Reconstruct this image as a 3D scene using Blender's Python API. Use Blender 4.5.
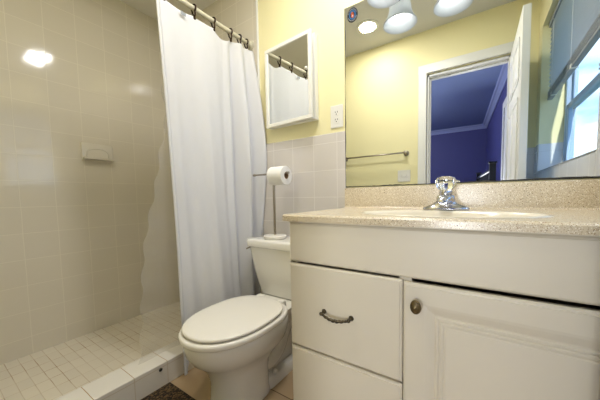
import bpy, bmesh, math, random
from mathutils import Vector, Matrix
random.seed(4)
S = bpy.context.scene
for o in list(bpy.data.objects): bpy.data.objects.remove(o)
COL = S.collection
PI = math.pi

# ------------------------------------------------------------------ camera
F_PX, CX, CY = 261.5, 307.8, 212.87
cd = bpy.data.cameras.new('camera'); cam = bpy.data.objects.new('camera', cd); COL.objects.link(cam)
cd.sensor_fit = 'HORIZONTAL'; cd.sensor_width = 36; cd.lens = F_PX*36/600
cd.shift_x = -(CX-300)/600; cd.shift_y = (CY-200)/600; cd.clip_start = .01
pitch, yaw, roll = .0622, .5815, -.0176
Fv = Vector((-math.sin(yaw)*math.cos(pitch), math.cos(yaw)*math.cos(pitch), -math.sin(pitch)))
Rv = Vector((math.cos(yaw), math.sin(yaw), 0)); Uv = Rv.cross(Fv)
R2 = Rv*math.cos(roll)+Uv*math.sin(roll); U2 = -Rv*math.sin(roll)+Uv*math.cos(roll)
m = Matrix((R2, U2, -Fv)).transposed().to_4x4(); m.translation = Vector((0, -1.3278, .93))
cam.matrix_world = m; S.camera = cam

# ------------------------------------------------------------------ colour management
S.view_settings.view_transform = 'Standard'; S.view_settings.look = 'None'
S.view_settings.gamma = 1; S.view_settings.use_curve_mapping = False
S.view_settings.exposure = 1.12

def lin(c):
    return tuple((v/255/12.92 if v/255 <= .04045 else ((v/255+.055)/1.055)**2.4) for v in c)+(1,)

# ------------------------------------------------------------------ world: blue sky with clouds
W = bpy.data.worlds.new('sky'); S.world = W; W.use_nodes = True
nt = W.node_tree; N = nt.nodes; L = nt.links; N.clear()
wo = N.new('ShaderNodeOutputWorld'); bg = N.new('ShaderNodeBackground')
tc = N.new('ShaderNodeTexCoord'); nz = N.new('ShaderNodeTexNoise'); nz.inputs['Scale'].default_value = 3.0; nz.inputs['Detail'].default_value = 5
mp = N.new('ShaderNodeMapping'); mp.inputs['Scale'].default_value = (1, 1, 2.4)
rp = N.new('ShaderNodeValToRGB'); rp.color_ramp.elements[0].position = .42; rp.color_ramp.elements[1].position = .6
rp.color_ramp.elements[0].color = lin((66, 118, 184)); rp.color_ramp.elements[1].color = lin((190, 206, 220))
L.new(tc.outputs['Generated'], mp.inputs['Vector']); L.new(mp.outputs['Vector'], nz.inputs['Vector'])
L.new(nz.outputs['Fac'], rp.inputs['Fac']); L.new(rp.outputs['Color'], bg.inputs['Color']); L.new(bg.outputs[0], wo.inputs[0])
bg.inputs['Strength'].default_value = 2.0
# sun through the window
sl = bpy.data.lights.new('sun', 'SUN'); sl.energy = 2.2; sl.angle = math.radians(.6); sl.color = (1, .95, .85)
sun = bpy.data.objects.new('sun', sl); COL.objects.link(sun)
sun.rotation_euler = Vector((-.10, -1, -.62)).to_track_quat('-Z', 'Y').to_euler()
DOWN_W, ROOM_W = 3.0, 60.0
# added soft fill light under the ceiling, with no fixture
al = bpy.data.lights.new('ceiling_fill', 'AREA'); al.shape = 'RECTANGLE'; al.size = .30; al.size_y = .14; al.energy = 6.2; al.color = (1, .99, .98)
alo = bpy.data.objects.new('ceiling_fill', al); COL.objects.link(alo); alo.location = (-.50, -.50, 2.425)
# added unseen low fill in the bedroom, thrown through the doorway onto the vanity
al = bpy.data.lights.new('doorway_fill', 'AREA'); al.shape = 'DISK'; al.size = .6; al.energy = 14; al.color = (.95, .975, 1)
alo = bpy.data.objects.new('doorway_fill', al); COL.objects.link(alo); alo.location = (-.15, -3.3, .72); alo.rotation_euler = (PI/2+.05, 0, 0)

# ------------------------------------------------------------------ helpers
def link(name, me, parent=None, loc=(0, 0, 0), rot=(0, 0, 0)):
    o = bpy.data.objects.new(name, me); COL.objects.link(o)
    o.location = loc; o.rotation_euler = rot
    if parent: o.parent = parent
    return o
def obj(name, bm, mat, parent=None, smooth=False, loc=(0, 0, 0), rot=(0, 0, 0), angle=None):
    me = bpy.data.meshes.new(name)
    bmesh.ops.recalc_face_normals(bm, faces=bm.faces[:])
    bm.to_mesh(me); bm.free()
    for mm in (mat if isinstance(mat, (list, tuple)) else [mat]): me.materials.append(mm)
    if smooth:
        for p in me.polygons: p.use_smooth = True
        if angle: me.set_sharp_from_angle(angle=math.radians(angle))
    return link(name, me, parent, loc, rot)
def thing(name, label, cat, loc=(0, 0, 0), rotz=0, group=None):
    o = link(name, None, None, loc, (0, 0, rotz)); o.empty_display_size = .05
    return tag(o, label, cat, group)
def tag(o, label, cat, group=None):
    o['label'] = label; o['category'] = cat
    if group: o['group'] = group
    return o
def struct(name, bm, mat, parent=None, **k):
    o = obj(name, bm, mat, parent, **k)
    if not parent: o['kind'] = 'structure'
    return o
def dup(root, loc, label, rotz=None):
    r = root.copy(); COL.objects.link(r); r.location = loc; r['label'] = label
    if rotz is not None: r.rotation_euler = (0, 0, rotz)
    for ch in list(root.children):
        c = ch.copy(); COL.objects.link(c); c.parent = r
        for g in ch.children:
            d = g.copy(); COL.objects.link(d); d.parent = c
    return r
def BM(): return bmesh.new()
def merge(dst, src):
    me = bpy.data.meshes.new('t'); src.to_mesh(me); src.free(); dst.from_mesh(me); bpy.data.meshes.remove(me); return dst
def box(bm, lo, hi, bev=0, seg=2, mat=0):
    t = BM(); c = [(a+b)/2 for a, b in zip(lo, hi)]; s = [abs(b-a) for a, b in zip(lo, hi)]
    bmesh.ops.create_cube(t, size=1, matrix=Matrix.Translation(c) @ Matrix.Diagonal((*s, 1)))
    if bev: bmesh.ops.bevel(t, geom=t.edges[:], offset=bev, segments=seg, affect='EDGES', profile=.5)
    for f in t.faces: f.material_index = mat
    return merge(bm, t)
def loft(bm, rings, cap0=True, cap1=True, closed=True, mat=0):
    vs = [[bm.verts.new(p) for p in r] for r in rings]; n = len(rings[0])
    for a, b in zip(vs[:-1], vs[1:]):
        for i in range(n if closed else n-1):
            j = (i+1) % n
            try: bm.faces.new((a[i], a[j], b[j], b[i])).material_index = mat
            except ValueError: pass
    if cap0: bm.faces.new(vs[0][::-1]).material_index = mat
    if cap1: bm.faces.new(vs[-1]).material_index = mat
    return bm
def lathe(bm, prof, n=32, M=None, mat=0, cap0=False, cap1=False):
    rings = []
    for r, z in prof:
        ring = [Vector((r*math.cos(2*PI*i/n), r*math.sin(2*PI*i/n), z)) for i in range(n)]
        rings.append([M @ p for p in ring] if M else ring)
    return loft(bm, rings, cap0, cap1, mat=mat)
def tube(bm, pts, r, n=12, caps=True, mat=0):
    pts = [Vector(p) for p in pts]; rings = []; up = None
    for i, p in enumerate(pts):
        d = (pts[min(i+1, len(pts)-1)]-pts[max(i-1, 0)]).normalized()
        if up is None:
            up = Vector((0, 0, 1)) if abs(d.z) < .9 else Vector((1, 0, 0))
        a = d.cross(up).normalized(); up = a.cross(d).normalized()
        rr = r[i] if isinstance(r, (list, tuple)) else r
        rings.append([p+a*rr*math.cos(2*PI*k/n)+up*rr*math.sin(2*PI*k/n) for k in range(n)])
    return loft(bm, rings, caps, caps, mat=mat)
def torus(bm, R, r, M, n=28, k=10):
    rings = [[M @ Vector(((R+r*math.cos(2*PI*j/k))*math.cos(2*PI*i/n), (R+r*math.cos(2*PI*j/k))*math.sin(2*PI*i/n), r*math.sin(2*PI*j/k))) for j in range(k)] for i in range(n)]
    rings.append(rings[0])
    loft(bm, rings, False, False); bmesh.ops.remove_doubles(bm, verts=bm.verts[:], dist=1e-6)
    return bm
def rot_to(axis, loc):
    q = Vector((0, 0, 1)).rotation_difference(Vector(axis)); return Matrix.Translation(loc) @ q.to_matrix().to_4x4()
def spline(keys, t):
    # Catmull-Rom through (t, v) pairs
    ks = keys
    if t <= ks[0][0]: return ks[0][1]
    if t >= ks[-1][0]: return ks[-1][1]
    for i in range(len(ks)-1):
        if ks[i][0] <= t <= ks[i+1][0]:
            t0, v0 = ks[i]; t1, v1 = ks[i+1]
            m0 = (v1-ks[i-1][1])/(t1-ks[i-1][0]) if i > 0 else (v1-v0)/(t1-t0)
            m1 = (ks[i+2][1]-v0)/(ks[i+2][0]-t0) if i+2 < len(ks) else (v1-v0)/(t1-t0)
            h = t1-t0; u = (t-t0)/h
            return (2*u**3-3*u**2+1)*v0+(u**3-2*u**2+u)*h*m0+(-2*u**3+3*u**2)*v1+(u**3-u**2)*h*m1

# ------------------------------------------------------------------ materials
def pbr(name, col, rough=.5, metal=0, spec=.5, coat=0, bump=0, bscale=40, var=0, vscale=6, trans=0, ior=1.45, emit=None, estr=0, sss=0):
    mt = bpy.data.materials.new(name); mt.use_nodes = True; t = mt.node_tree; b = t.nodes['Principled BSDF']
    b.inputs['Base Color'].default_value = lin(col); b.inputs['Roughness'].default_value = rough; b.inputs['Metallic'].default_value = metal
    b.inputs['Specular IOR Level'].default_value = spec; b.inputs['Coat Weight'].default_value = coat; b.inputs['Coat Roughness'].default_value = .08
    b.inputs['Transmission Weight'].default_value = trans; b.inputs['IOR'].default_value = ior
    if emit: b.inputs['Emission Color'].default_value = lin(emit); b.inputs['Emission Strength'].default_value = estr
    if bump or var:
        ge = t.nodes.new('ShaderNodeTexCoord')
    if var:
        n = t.nodes.new('ShaderNodeTexNoise'); n.inputs['Scale'].default_value = vscale; n.inputs['Detail'].default_value = 4
        t.links.new(ge.outputs['Object'], n.inputs['Vector'])
        r = t.nodes.new('ShaderNodeValToRGB'); c = lin(col)
        r.color_ramp.elements[0].position = .3; r.color_ramp.elements[1].position = .7
        r.color_ramp.elements[0].color = tuple(v*(1-var) for v in c[:3])+(1,); r.color_ramp.elements[1].color = tuple(min(1, v*(1+var)) for v in c[:3])+(1,)
        t.links.new(n.outputs['Fac'], r.inputs['Fac']); t.links.new(r.outputs['Color'], b.inputs['Base Color'])
    if bump:
        n = t.nodes.new('ShaderNodeTexNoise'); n.inputs['Scale'].default_value = bscale; n.inputs['Detail'].default_value = 3
        t.links.new(ge.outputs['Object'], n.inputs['Vector'])
        bp = t.nodes.new('ShaderNodeBump'); bp.inputs['Strength'].default_value = bump; bp.inputs['Distance'].default_value = .002
        t.links.new(n.outputs['Fac'], bp.inputs['Height']); t.links.new(bp.outputs['Normal'], b.inputs['Normal'])
    return mt
def tile_mat(name, col, grout, size, ax, off, rough=.14, mort=.0022, var=.012, stain=0, scol=(120, 85, 50), h=None, warp=.0012, gmix=1.0):
    """square tiles laid on two world axes; off = a grout-line position on each"""
    mt = bpy.data.materials.new(name); mt.use_nodes = True; t = mt.node_tree; n = t.nodes; l = t.links; b = n['Principled BSDF']
    g = n.new('ShaderNodeNewGeometry'); sp = n.new('ShaderNodeSeparateXYZ'); l.new(g.outputs['Position'], sp.inputs[0])
    cb = n.new('ShaderNodeCombineXYZ')
    for k in range(2):
        a = n.new('ShaderNodeMath'); a.operation = 'SUBTRACT'; a.inputs[1].default_value = off[k]-50*(size if k == 0 or not h else h)
        l.new(sp.outputs['XYZ'.index(ax[k])], a.inputs[0]); l.new(a.outputs[0], cb.inputs[k])
    # hand-set tiles: grout lines wander a little
    wn = n.new('ShaderNodeTexNoise'); wn.inputs['Scale'].default_value = 9; l.new(g.outputs['Position'], wn.inputs['Vector'])
    ws = n.new('ShaderNodeVectorMath'); ws.operation = 'SCALE'; ws.inputs['Scale'].default_value = warp*4
    wc = n.new('ShaderNodeVectorMath'); wc.operation = 'SUBTRACT'; wc.inputs[1].default_value = (.5, .5, .5)
    l.new(wn.outputs['Color'], wc.inputs[0]); l.new(wc.outputs[0], ws.inputs[0])
    ad = n.new('ShaderNodeVectorMath'); ad.operation = 'ADD'; l.new(cb.outputs[0], ad.inputs[0]); l.new(ws.outputs[0], ad.inputs[1])
    br = n.new('ShaderNodeTexBrick'); br.offset = 0; br.squash = 1; br.inputs['Scale'].default_value = 1
    br.inputs['Brick Width'].default_value = size; br.inputs['Row Height'].default_value = h or size
    br.inputs['Mortar Size'].default_value = mort; br.inputs['Mortar Smooth'].default_value = .35
    c = lin(col); br.inputs['Color1'].default_value = tuple(v*(1-var) for v in c[:3])+(1,); br.inputs['Color2'].default_value = tuple(min(1, v*(1+var)) for v in c[:3])+(1,)
    gr = tuple(a*gmix+b_*(1-gmix) for a, b_ in zip(lin(grout)[:3], c[:3]))+(1,)
    br.inputs['Mortar'].default_value = gr; l.new(ad.outputs[0], br.inputs['Vector'])
    if stain:
        sn = n.new('ShaderNodeTexNoise'); sn.inputs['Scale'].default_value = 7; sn.inputs['Detail'].default_value = 4; l.new(g.outputs['Position'], sn.inputs['Vector'])
        sr = n.new('ShaderNodeValToRGB'); sr.color_ramp.elements[0].position = .5-stain*.5+.1; sr.color_ramp.elements[1].position = .75-stain*.3
        sr.color_ramp.elements[0].color = gr; sr.color_ramp.elements[1].color = lin(scol)
        l.new(sn.outputs['Fac'], sr.inputs['Fac']); l.new(sr.outputs['Color'], br.inputs['Mortar'])
    l.new(br.outputs['Color'], b.inputs['Base Color'])
    b.inputs['Roughness'].default_value = rough
    mr = n.new('ShaderNodeMapRange'); mr.inputs[3].default_value = rough; mr.inputs[4].default_value = .7; l.new(br.outputs['Fac'], mr.inputs[0]); l.new(mr.outputs[0], b.inputs['Roughness'])
    iv = n.new('ShaderNodeMath'); iv.operation = 'SUBTRACT'; iv.inputs[0].default_value = 1; l.new(br.outputs['Fac'], iv.inputs[1])
    bp = n.new('ShaderNodeBump'); bp.inputs['Strength'].default_value = .35; bp.inputs['Distance'].default_value = .001; l.new(iv.outputs[0], bp.inputs['Height'])
    w2 = n.new('ShaderNodeTexNoise'); w2.inputs['Scale'].default_value = 5; l.new(g.outputs['Position'], w2.inputs['Vector'])
    b2 = n.new('ShaderNodeBump'); b2.inputs['Strength'].default_value = .10; b2.inputs['Distance'].default_value = .01; l.new(w2.outputs['Fac'], b2.inputs['Height']); l.new(bp.outputs[0], b2.inputs['Normal'])
    l.new(b2.outputs[0], b.inputs['Normal'])
    return mt
T = .1524
SHOWER = (220, 213, 197)
m_tl = tile_mat('shower_tile_left', SHOWER, (236, 230, 212), T, 'YZ', (-.978, .1356), rough=.07, gmix=.4, mort=.0018)
m_tb = tile_mat('shower_tile_back', SHOWER, (236, 230, 212), T, 'XZ', (-.8184, .1356), gmix=.4, mort=.0018)
m_tw = tile_mat('wainscot_tile_back', (214, 208, 202), (236, 232, 226), T, 'XZ', (-.8184, .9254), gmix=.5)
m_twy = tile_mat('wainscot_tile_side', (225, 224, 222), (205, 203, 200), T, 'YZ', (-.9, .9254), gmix=.8)
m_pan = tile_mat('shower_floor_tile', (230, 222, 206), (214, 202, 182), .10, 'XY', (-1.606, -.8405), h=.0505, rough=.3, mort=.0017, stain=.30, scol=(168, 134, 92), var=.03)
m_curb = tile_mat('curb_tile', (234, 230, 222), (170, 140, 100), 1.0, 'XY', (-1.9, -.815), h=.15, rough=.2, mort=.0018)
m_curbf = tile_mat('curb_face_tile', (222, 216, 206), (200, 188, 168), .15, 'YZ', (-.815, -.9), h=1.0, rough=.2)
m_floor = tile_mat('floor_tile', (178, 154, 122), (104, 84, 62), .305, 'XY', (-.70, -.42), rough=.3, mort=.003, var=.08)
m_yel = pbr('yellow_paint', (238, 230, 182), .55, bump=.15, bscale=160)
m_ceil = pbr('ceiling_paint', (214, 213, 208), .8, bump=.1, bscale=120)
m_trim = pbr('white_trim_paint', (228, 228, 224), .35)
m_door = pbr('door_white_paint', (232, 232, 228), .4)
m_blue = pbr('blue_paint', (64, 66, 122), .6)
m_bceil = pbr('bedroom_ceiling_paint', (132, 150, 196), .8)
m_bfloor = pbr('bedroom_floor', (110, 90, 70), .5)
m_crown = pbr('crown_paint', (140, 150, 190), .4)
m_dark = pbr('dark_painted_wood', (24, 32, 44), .4)
m_vanity = pbr('vanity_paint', (222, 214, 196), .38, var=.015, vscale=3)
m_inside = pbr('cabinet_inside', (60, 52, 44), .8)
m_porc = pbr('porcelain', (236, 233, 224), .12, coat=.6, sss=0)
m_seat = pbr('seat_plastic', (238, 234, 224), .2, coat=.3)
m_chrome = pbr('chrome', (196, 196, 200), .16, 1)
m_nickel = pbr('brushed_nickel', (176, 168, 154), .28, 1)
m_bronze = pbr('antique_bronze', (84, 76, 60), .38, .9, var=.3, vscale=120)
m_knob = pbr('antique_brass', (120, 106, 78), .32, .9, var=.25, vscale=150)
m_hook = pbr('dark_hook_metal', (52, 34, 24), .4, .6)
m_rod = pbr('cream_rod_enamel', (206, 200, 176), .3)
m_paper = pbr('tissue_paper', (240, 238, 232), .95, bump=.3, bscale=200)
m_card = pbr('cardboard_core', (170, 140, 104), .9)
m_marble = pbr('white_marble', (232, 228, 220), .2, var=.06, vscale=25)
m_plate = pbr('white_plastic', (232, 230, 222), .35)
m_slot = pbr('dark_slot', (50, 46, 40), .6)
m_acryl = pbr('clear_acrylic', (250, 252, 255), .03, trans=1, ior=1.49)
m_soap = pbr('ceramic_soap_dish', (224, 218, 204), .15, coat=.4)
m_rub = pbr('black_plastic', (20, 20, 20), .5)
m_blind = pbr('blind_vinyl', (222, 224, 224), .5)
m_brail = pbr('blind_rail_metal', (150, 156, 162), .4, .1)
m_winf = pbr('window_vinyl', (168, 190, 214), .35)
m_mir = pbr('mirror_silver', (238, 240, 238), .0, 1)
m_edge = pbr('corroded_mirror_edge', (46, 44, 34), .6, var=.5, vscale=60)
m_frame = pbr('white_mirror_frame', (238, 236, 228), .35)
m_bulb = pbr('lit_bulb', (255, 250, 240), .5, emit=(255, 250, 244), estr=4)
m_lens = pbr('lit_downlight_lens', (255, 250, 240), .5, emit=(255, 240, 218), estr=5)
m_black = pbr('sticker_black', (16, 16, 20), .6, spec=.1); m_sblue = pbr('sticker_blue', (40, 104, 160), .6, spec=.1); m_sorg = pbr('sticker_orange', (214, 104, 56), .6, spec=.1); m_swht = pbr('sticker_white', (214, 218, 224), .4)
m_house = pbr('pale_house_siding', (206, 206, 204), .7); m_roof = pbr('grey_roof_shingle', (110, 112, 118), .9); m_hwin = pbr('dark_window_glass', (60, 70, 80), .1)
m_ground = pbr('grass_ground', (104, 120, 80), .95, var=.2, vscale=2)
m_trunk = pbr('tree_bark', (92, 80, 66), .9, bump=.5, bscale=20); m_leaf = pbr('tree_leaves', (74, 104, 62), .7, var=.3, vscale=8)
def fabric(name, col, transl, alpha_t=0, bscale=500, wr=.6):
    mt = bpy.data.materials.new(name); mt.use_nodes = True; t = mt.node_tree; n = t.nodes; l = t.links; n.remove(n['Principled BSDF'])
    out = n['Material Output']; d = n.new('ShaderNodeBsdfDiffuse'); tr = n.new('ShaderNodeBsdfTranslucent'); mx = n.new('ShaderNodeMixShader')
    d.inputs[0].default_value = lin(col); tr.inputs[0].default_value = lin(col); mx.inputs[0].default_value = transl
    l.new(d.outputs[0], mx.inputs[1]); l.new(tr.outputs[0], mx.inputs[2]); last = mx
    tcn = n.new('ShaderNodeTexCoord'); nn = n.new('ShaderNodeTexNoise'); nn.inputs['Scale'].default_value = 7; nn.inputs['Detail'].default_value = 6
    l.new(tcn.outputs['Object'], nn.inputs['Vector']); bp = n.new('ShaderNodeBump'); bp.inputs['Strength'].default_value = wr; bp.inputs['Distance'].default_value = .008
    l.new(nn.outputs['Fac'], bp.inputs['Height']); l.new(bp.outputs[0], d.inputs['Normal']); l.new(bp.outputs[0], tr.inputs['Normal'])
    if alpha_t:
        gl = n.new('ShaderNodeBsdfGlossy'); gl.inputs['Roughness'].default_value = .2; gl.inputs[0].default_value = (.8, .8, .8, 1)
        m1 = n.new('ShaderNodeMixShader'); m1.inputs[0].default_value = .08; l.new(mx.outputs[0], m1.inputs[1]); l.new(gl.outputs[0], m1.inputs[2]); l.new(bp.outputs[0], gl.inputs['Normal'])
        tp = n.new('ShaderNodeBsdfTransparent'); m2 = n.new('ShaderNodeMixShader'); m2.inputs[0].default_value = alpha_t
        l.new(m1.outputs[0], m2.inputs[1]); l.new(tp.outputs[0], m2.inputs[2]); last = m2
    l.new(last.outputs[0], out.inputs[0]); return mt
m_curt = fabric('white_curtain_cloth', (236, 236, 238), .28)
m_liner = fabric('clear_liner_vinyl', (242, 241, 238), .3, .78)
m_shade = fabric('frosted_shade_glass', (216, 221, 226), .35, 0, wr=0)
def glass_thin():
    mt = bpy.data.materials.new('window_glass'); mt.use_nodes = True; t = mt.node_tree; n = t.nodes; l = t.links; n.remove(n['Principled BSDF'])
    tp = n.new('ShaderNodeBsdfTransparent'); tp.inputs[0].default_value = (.93, .97, 1, 1); gl = n.new('ShaderNodeBsdfGlossy'); gl.inputs['Roughness'].default_value = .02
    mx = n.new('ShaderNodeMixShader'); mx.inputs[0].default_value = .08
    l.new(tp.outputs[0], mx.inputs[1]); l.new(gl.outputs[0], mx.inputs[2]); l.new(mx.outputs[0], n['Material Output'].inputs[0]); return mt
m_glass = glass_thin()
def speckle():
    mt = bpy.data.materials.new('speckled_solid_surface'); mt.use_nodes = True; t = mt.node_tree; n = t.nodes; l = t.links; b = n['Principled BSDF']
    g = n.new('ShaderNodeNewGeometry'); prev = None
    base = lin((214, 200, 172))
    for sc, thr, col in ((330, .30, (168, 142, 108)), (230, .27, (242, 234, 216)), (110, .125, (92, 70, 50))):
        v = n.new('ShaderNodeTexVoronoi'); v.inputs['Scale'].default_value = sc; l.new(g.outputs['Position'], v.inputs['Vector'])
        no = n.new('ShaderNodeTexNoise'); no.inputs['Scale'].default_value = sc*.6; l.new(g.outputs['Position'], no.inputs['Vector'])
        ml = n.new('ShaderNodeMath'); ml.operation = 'MULTIPLY'; l.new(v.outputs['Distance'], ml.inputs[0]); l.new(no.outputs['Fac'], ml.inputs[1])
        lt = n.new('ShaderNodeMath'); lt.operation = 'LESS_THAN'; lt.inputs[1].default_value = thr*.5; l.new(ml.outputs[0], lt.inputs[0])
        mx = n.new('ShaderNodeMix'); mx.data_type = 'RGBA'; l.new(lt.outputs[0], mx.inputs[0])
        if prev is None: mx.inputs[6].default_value = base
        else: l.new(prev.outputs[2], mx.inputs[6])
        mx.inputs[7].default_value = lin(col); prev = mx
    l.new(prev.outputs[2], b.inputs['Base Color']); b.inputs['Roughness'].default_value = .22
    return mt
m_stone = speckle()
m_basin = pbr('basin_solid_surface', (236, 226, 204), .14, coat=.4, var=.03, vscale=60)
def rug():
    mt = bpy.data.materials.new('woven_rug'); mt.use_nodes = True; t = mt.node_tree; n = t.nodes; l = t.links; b = n['Principled BSDF']
    g = n.new('ShaderNodeNewGeometry'); v = n.new('ShaderNodeTexVoronoi'); v.inputs['Scale'].default_value = 130; v.inputs['Randomness'].default_value = .4; l.new(g.outputs['Position'], v.inputs['Vector'])
    sp = n.new('ShaderNodeSeparateColor'); l.new(v.outputs['Color'], sp.inputs[0])
    r = n.new('ShaderNodeValToRGB'); e = r.color_ramp.elements; e[0].color = lin((34, 25, 16)); e[1].color = lin((104, 82, 52)); e[0].position = .35; e[1].position = .9
    l.new(sp.outputs[0], r.inputs['Fac']); l.new(r.outputs['Color'], b.inputs['Base Color']); b.inputs['Roughness'].default_value = .95
    bp = n.new('ShaderNodeBump'); bp.invert = True; bp.inputs['Distance'].default_value = .004; l.new(v.outputs['Distance'], bp.inputs['Height']); l.new(bp.outputs[0], b.inputs['Normal'])
    return mt
m_rug = rug()

# ================================================================== STRUCTURE
XL, XS, XR = -2.197, -1.238, .356        # shower wall, end of shower tile, right wall
YF = -1.40; H = 2.44; HS = 2.365
b = BM(); box(b, (XL-.1, YF-.12, -.1), (XR+.2, .1, 0)); struct('floor', b, m_floor)
b = BM(); box(b, (-1.297, YF-.12, H), (XR+.2, .1, H+.1)); struct('ceiling', b, m_ceil)
b = BM(); box(b, (XL-.1, YF-.12, HS), (-1.297, .1, H+.1)); struct('ceiling_shower', b, pbr('shower_ceiling_paint', (240, 237, 228), .7))
b = BM(); box(b, (XL-.1, YF, 0), (XL, .0, HS)); struct('wall_left', b, m_tl)
b = BM(); box(b, (XL-.1, 0, 0), (XR, .1, H)); struct('wall_back', b, m_yel)
b = BM(); box(b, (XL, -.008, 0), (XS, 0, HS)); struct('wall_shower_back', b, m_tb)
b = BM(); box(b, (XS-.006, -.013, 0), (XS+.006, 0, H), .003); struct('trim_1', b, m_trim)
b = BM(); box(b, (XS+.006, -.009, 0), (-.616, 0, 1.278), 0); tube(b, [(XS+.006, -.0045, 1.278), (-.616, -.0045, 1.278)], .0045)
struct('trim_2', b, m_tw)
# opposite wall with the doorway (inner face at y = YF)
DX0, DX1, DH = -.425, .188, 2.033
b = BM()
box(b, (XL, YF-.12, 0), (DX0, YF, H)); box(b, (DX1, YF-.12, 0), (XR, YF, H)); box(b, (DX0, YF-.12, DH), (DX1, YF, H))
struct('wall_front', b, m_yel)
b = BM(); box(b, (.27, YF, 0), (XR, YF+.008, 1.284), .003); struct('trim_3', b, m_twy)
# right wall with the window opening
WY0, WY1, WZ0, WZ1, WD = -1.26, -.07, 1.083, 2.12, .15
b = BM()
box(b, (XR, YF-.12, 0), (XR+WD+.03, WY0, H)); box(b, (XR, WY1, 0), (XR+WD+.03, .1, H))
box(b, (XR, WY0, 0), (XR+WD+.03, WY1, WZ0-.01)); box(b, (XR, WY0, WZ1), (XR+WD+.03, WY1, H))
struct('wall_right', b, m_yel)
b = BM()
box(b, (XR-.004, YF+.008, 0), (XR, WY0, 1.284), .003); box(b, (XR-.004, WY0, 0), (XR, WY1, WZ0), .003)
box(b, (XR-.004, WY1, 0), (XR, -.0, 1.284), .003)
box(b, (XR-.004, WY0, WZ0-.01), (XR+WD, WY1, WZ0+.002), .003)         # tiled sill
box(b, (XR, WY0, WZ0), (XR+WD, WY0+.008, 1.284), .002)                # tile on the far reveal
box(b, (XR, WY1-.008, WZ0), (XR+WD, WY1, 1.284), .002)
struct('trim_4', b, m_twy)
# doorway casing, jambs
b = BM()
for x0, x1 in ((DX0-.078, DX0-.004), (DX1+.012, DX1+.078)): box(b, (x0, YF, 0), (x1, YF+.018, DH+.06), .005)
box(b, (DX0-.080, YF-.002, DH+.014), (DX1+.080, YF+.0195, DH+.095), .005)
box(b, (DX0-.02, YF, 0), (DX0-.006, YF+.024, DH+.03), .004); box(b, (DX0-.022, YF, DH+.012), (DX1+.02, YF+.0255, DH+.031), .004)
struct('trim_5', b, m_trim)
b = BM()
box(b, (DX0-.005, YF-.12, 0), (DX0+.012, YF, DH)); box(b, (DX1-.012, YF-.12, 0), (DX1+.005, YF, DH)); box(b, (DX0, YF-.12, DH-.012), (DX1, YF, DH+.005))
box(b, (DX0+.012, YF-.08, 0), (DX0+.022, YF-.045, DH-.012)); box(b, (DX0+.012, YF-.08, DH-.024), (DX1-.012, YF-.045, DH-.012))
struct('trim_6', b, m_trim)
# six panel door leaf, open at a right angle into the room
def panel_door(L_, hgt, th):
    b = BM(); box(b, (0, 0, .01), (L_, th, hgt), .002)
    st = .09
    zs = [(.22, .78), (.92, 1.52), (1.62, 1.88)]
    for side in (0, 1):
        for z0, z1 in zs:
            for c in (0, 1):
                x0 = st+c*(L_-2*st+.05)/2; x1 = x0+(L_-2*st-.05)/2
                y = -.001 if side == 0 else th+.001
                s = -1 if side == 0 else 1
                # raised bead frame plus raised field
                for (a0, a1, c0, c1) in ((x0, x1, z0, z0+.016), (x0, x1, z1-.016, z1), (x0, x0+.016, z0, z1), (x1-.016, x1, z0, z1)):
                    box(b, (a0, min(y, y+s*.006), c0), (a1, max(y, y+s*.006), c1), .002)
                box(b, (x0+.03, min(y, y+s*.005), z0+.03), (x1-.03, max(y, y+s*.005), z1-.03), .004)
    return b
# leaf axis along +y, thickness along +x
door = struct('door_1', panel_door(.675, 2.01, .038), m_door)
door.location = (DX1+.031, YF+.028, 0); door.rotation_euler = (0, 0, PI/2-.012)
b = BM(); 
for s, y in ((1, .040), (-1, -.002)):
    M = Matrix.Translation((.575, y, .96)) @ Matrix.Rotation(-s*PI/2, 4, 'X')
    lathe(b, [(.0, -.001), (.028, 0), (.028, .006), (.01, .010), (.01, .016), (.022, .020), (.026, .028), (.02, .037), (.001, .040)], 24, M)
kn = obj('door_knob', b, m_knob, door, True)
b = BM()
for z in (.25, 1.02, 1.78):
    box(b, (-.012, -.003, z-.045), (.0, .03, z+.045)); tube(b, [(-.008, -.004, z-.045), (-.008, -.004, z+.045)], .006)
obj('hinge', b, m_hook, door)

# ------------------------------------------------------------------ bedroom beyond the doorway
BY = -5.70
b = BM(); box(b, (-2.6, BY, -.1), (.8, YF-.12, 0)); struct('floor_bedroom', b, m_bfloor)
b = BM(); box(b, (-2.6, BY-.1, H), (.8, YF-.12, H+.1)); struct('ceiling_bedroom', b, m_bceil)
b = BM(); box(b, (-2.6, BY-.1, 0), (.8, BY, H)); struct('wall_bedroom_far', b, m_blue)
b = BM(); box(b, (-2.7, BY, 0), (-2.6, YF-.12, H)); struct('wall_bedroom_left', b, m_blue)
b = BM(); box(b, (-2.6, YF-.14, 0), (DX0-.08, YF-.12, H)); box(b, (DX1+.08, YF-.14, 0), (.6, YF-.12, H)); box(b, (DX0-.08, YF-.14, DH+.08), (DX1+.08, YF-.12, H))
struct('wall_bedroom_front', b, m_blue)
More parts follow.
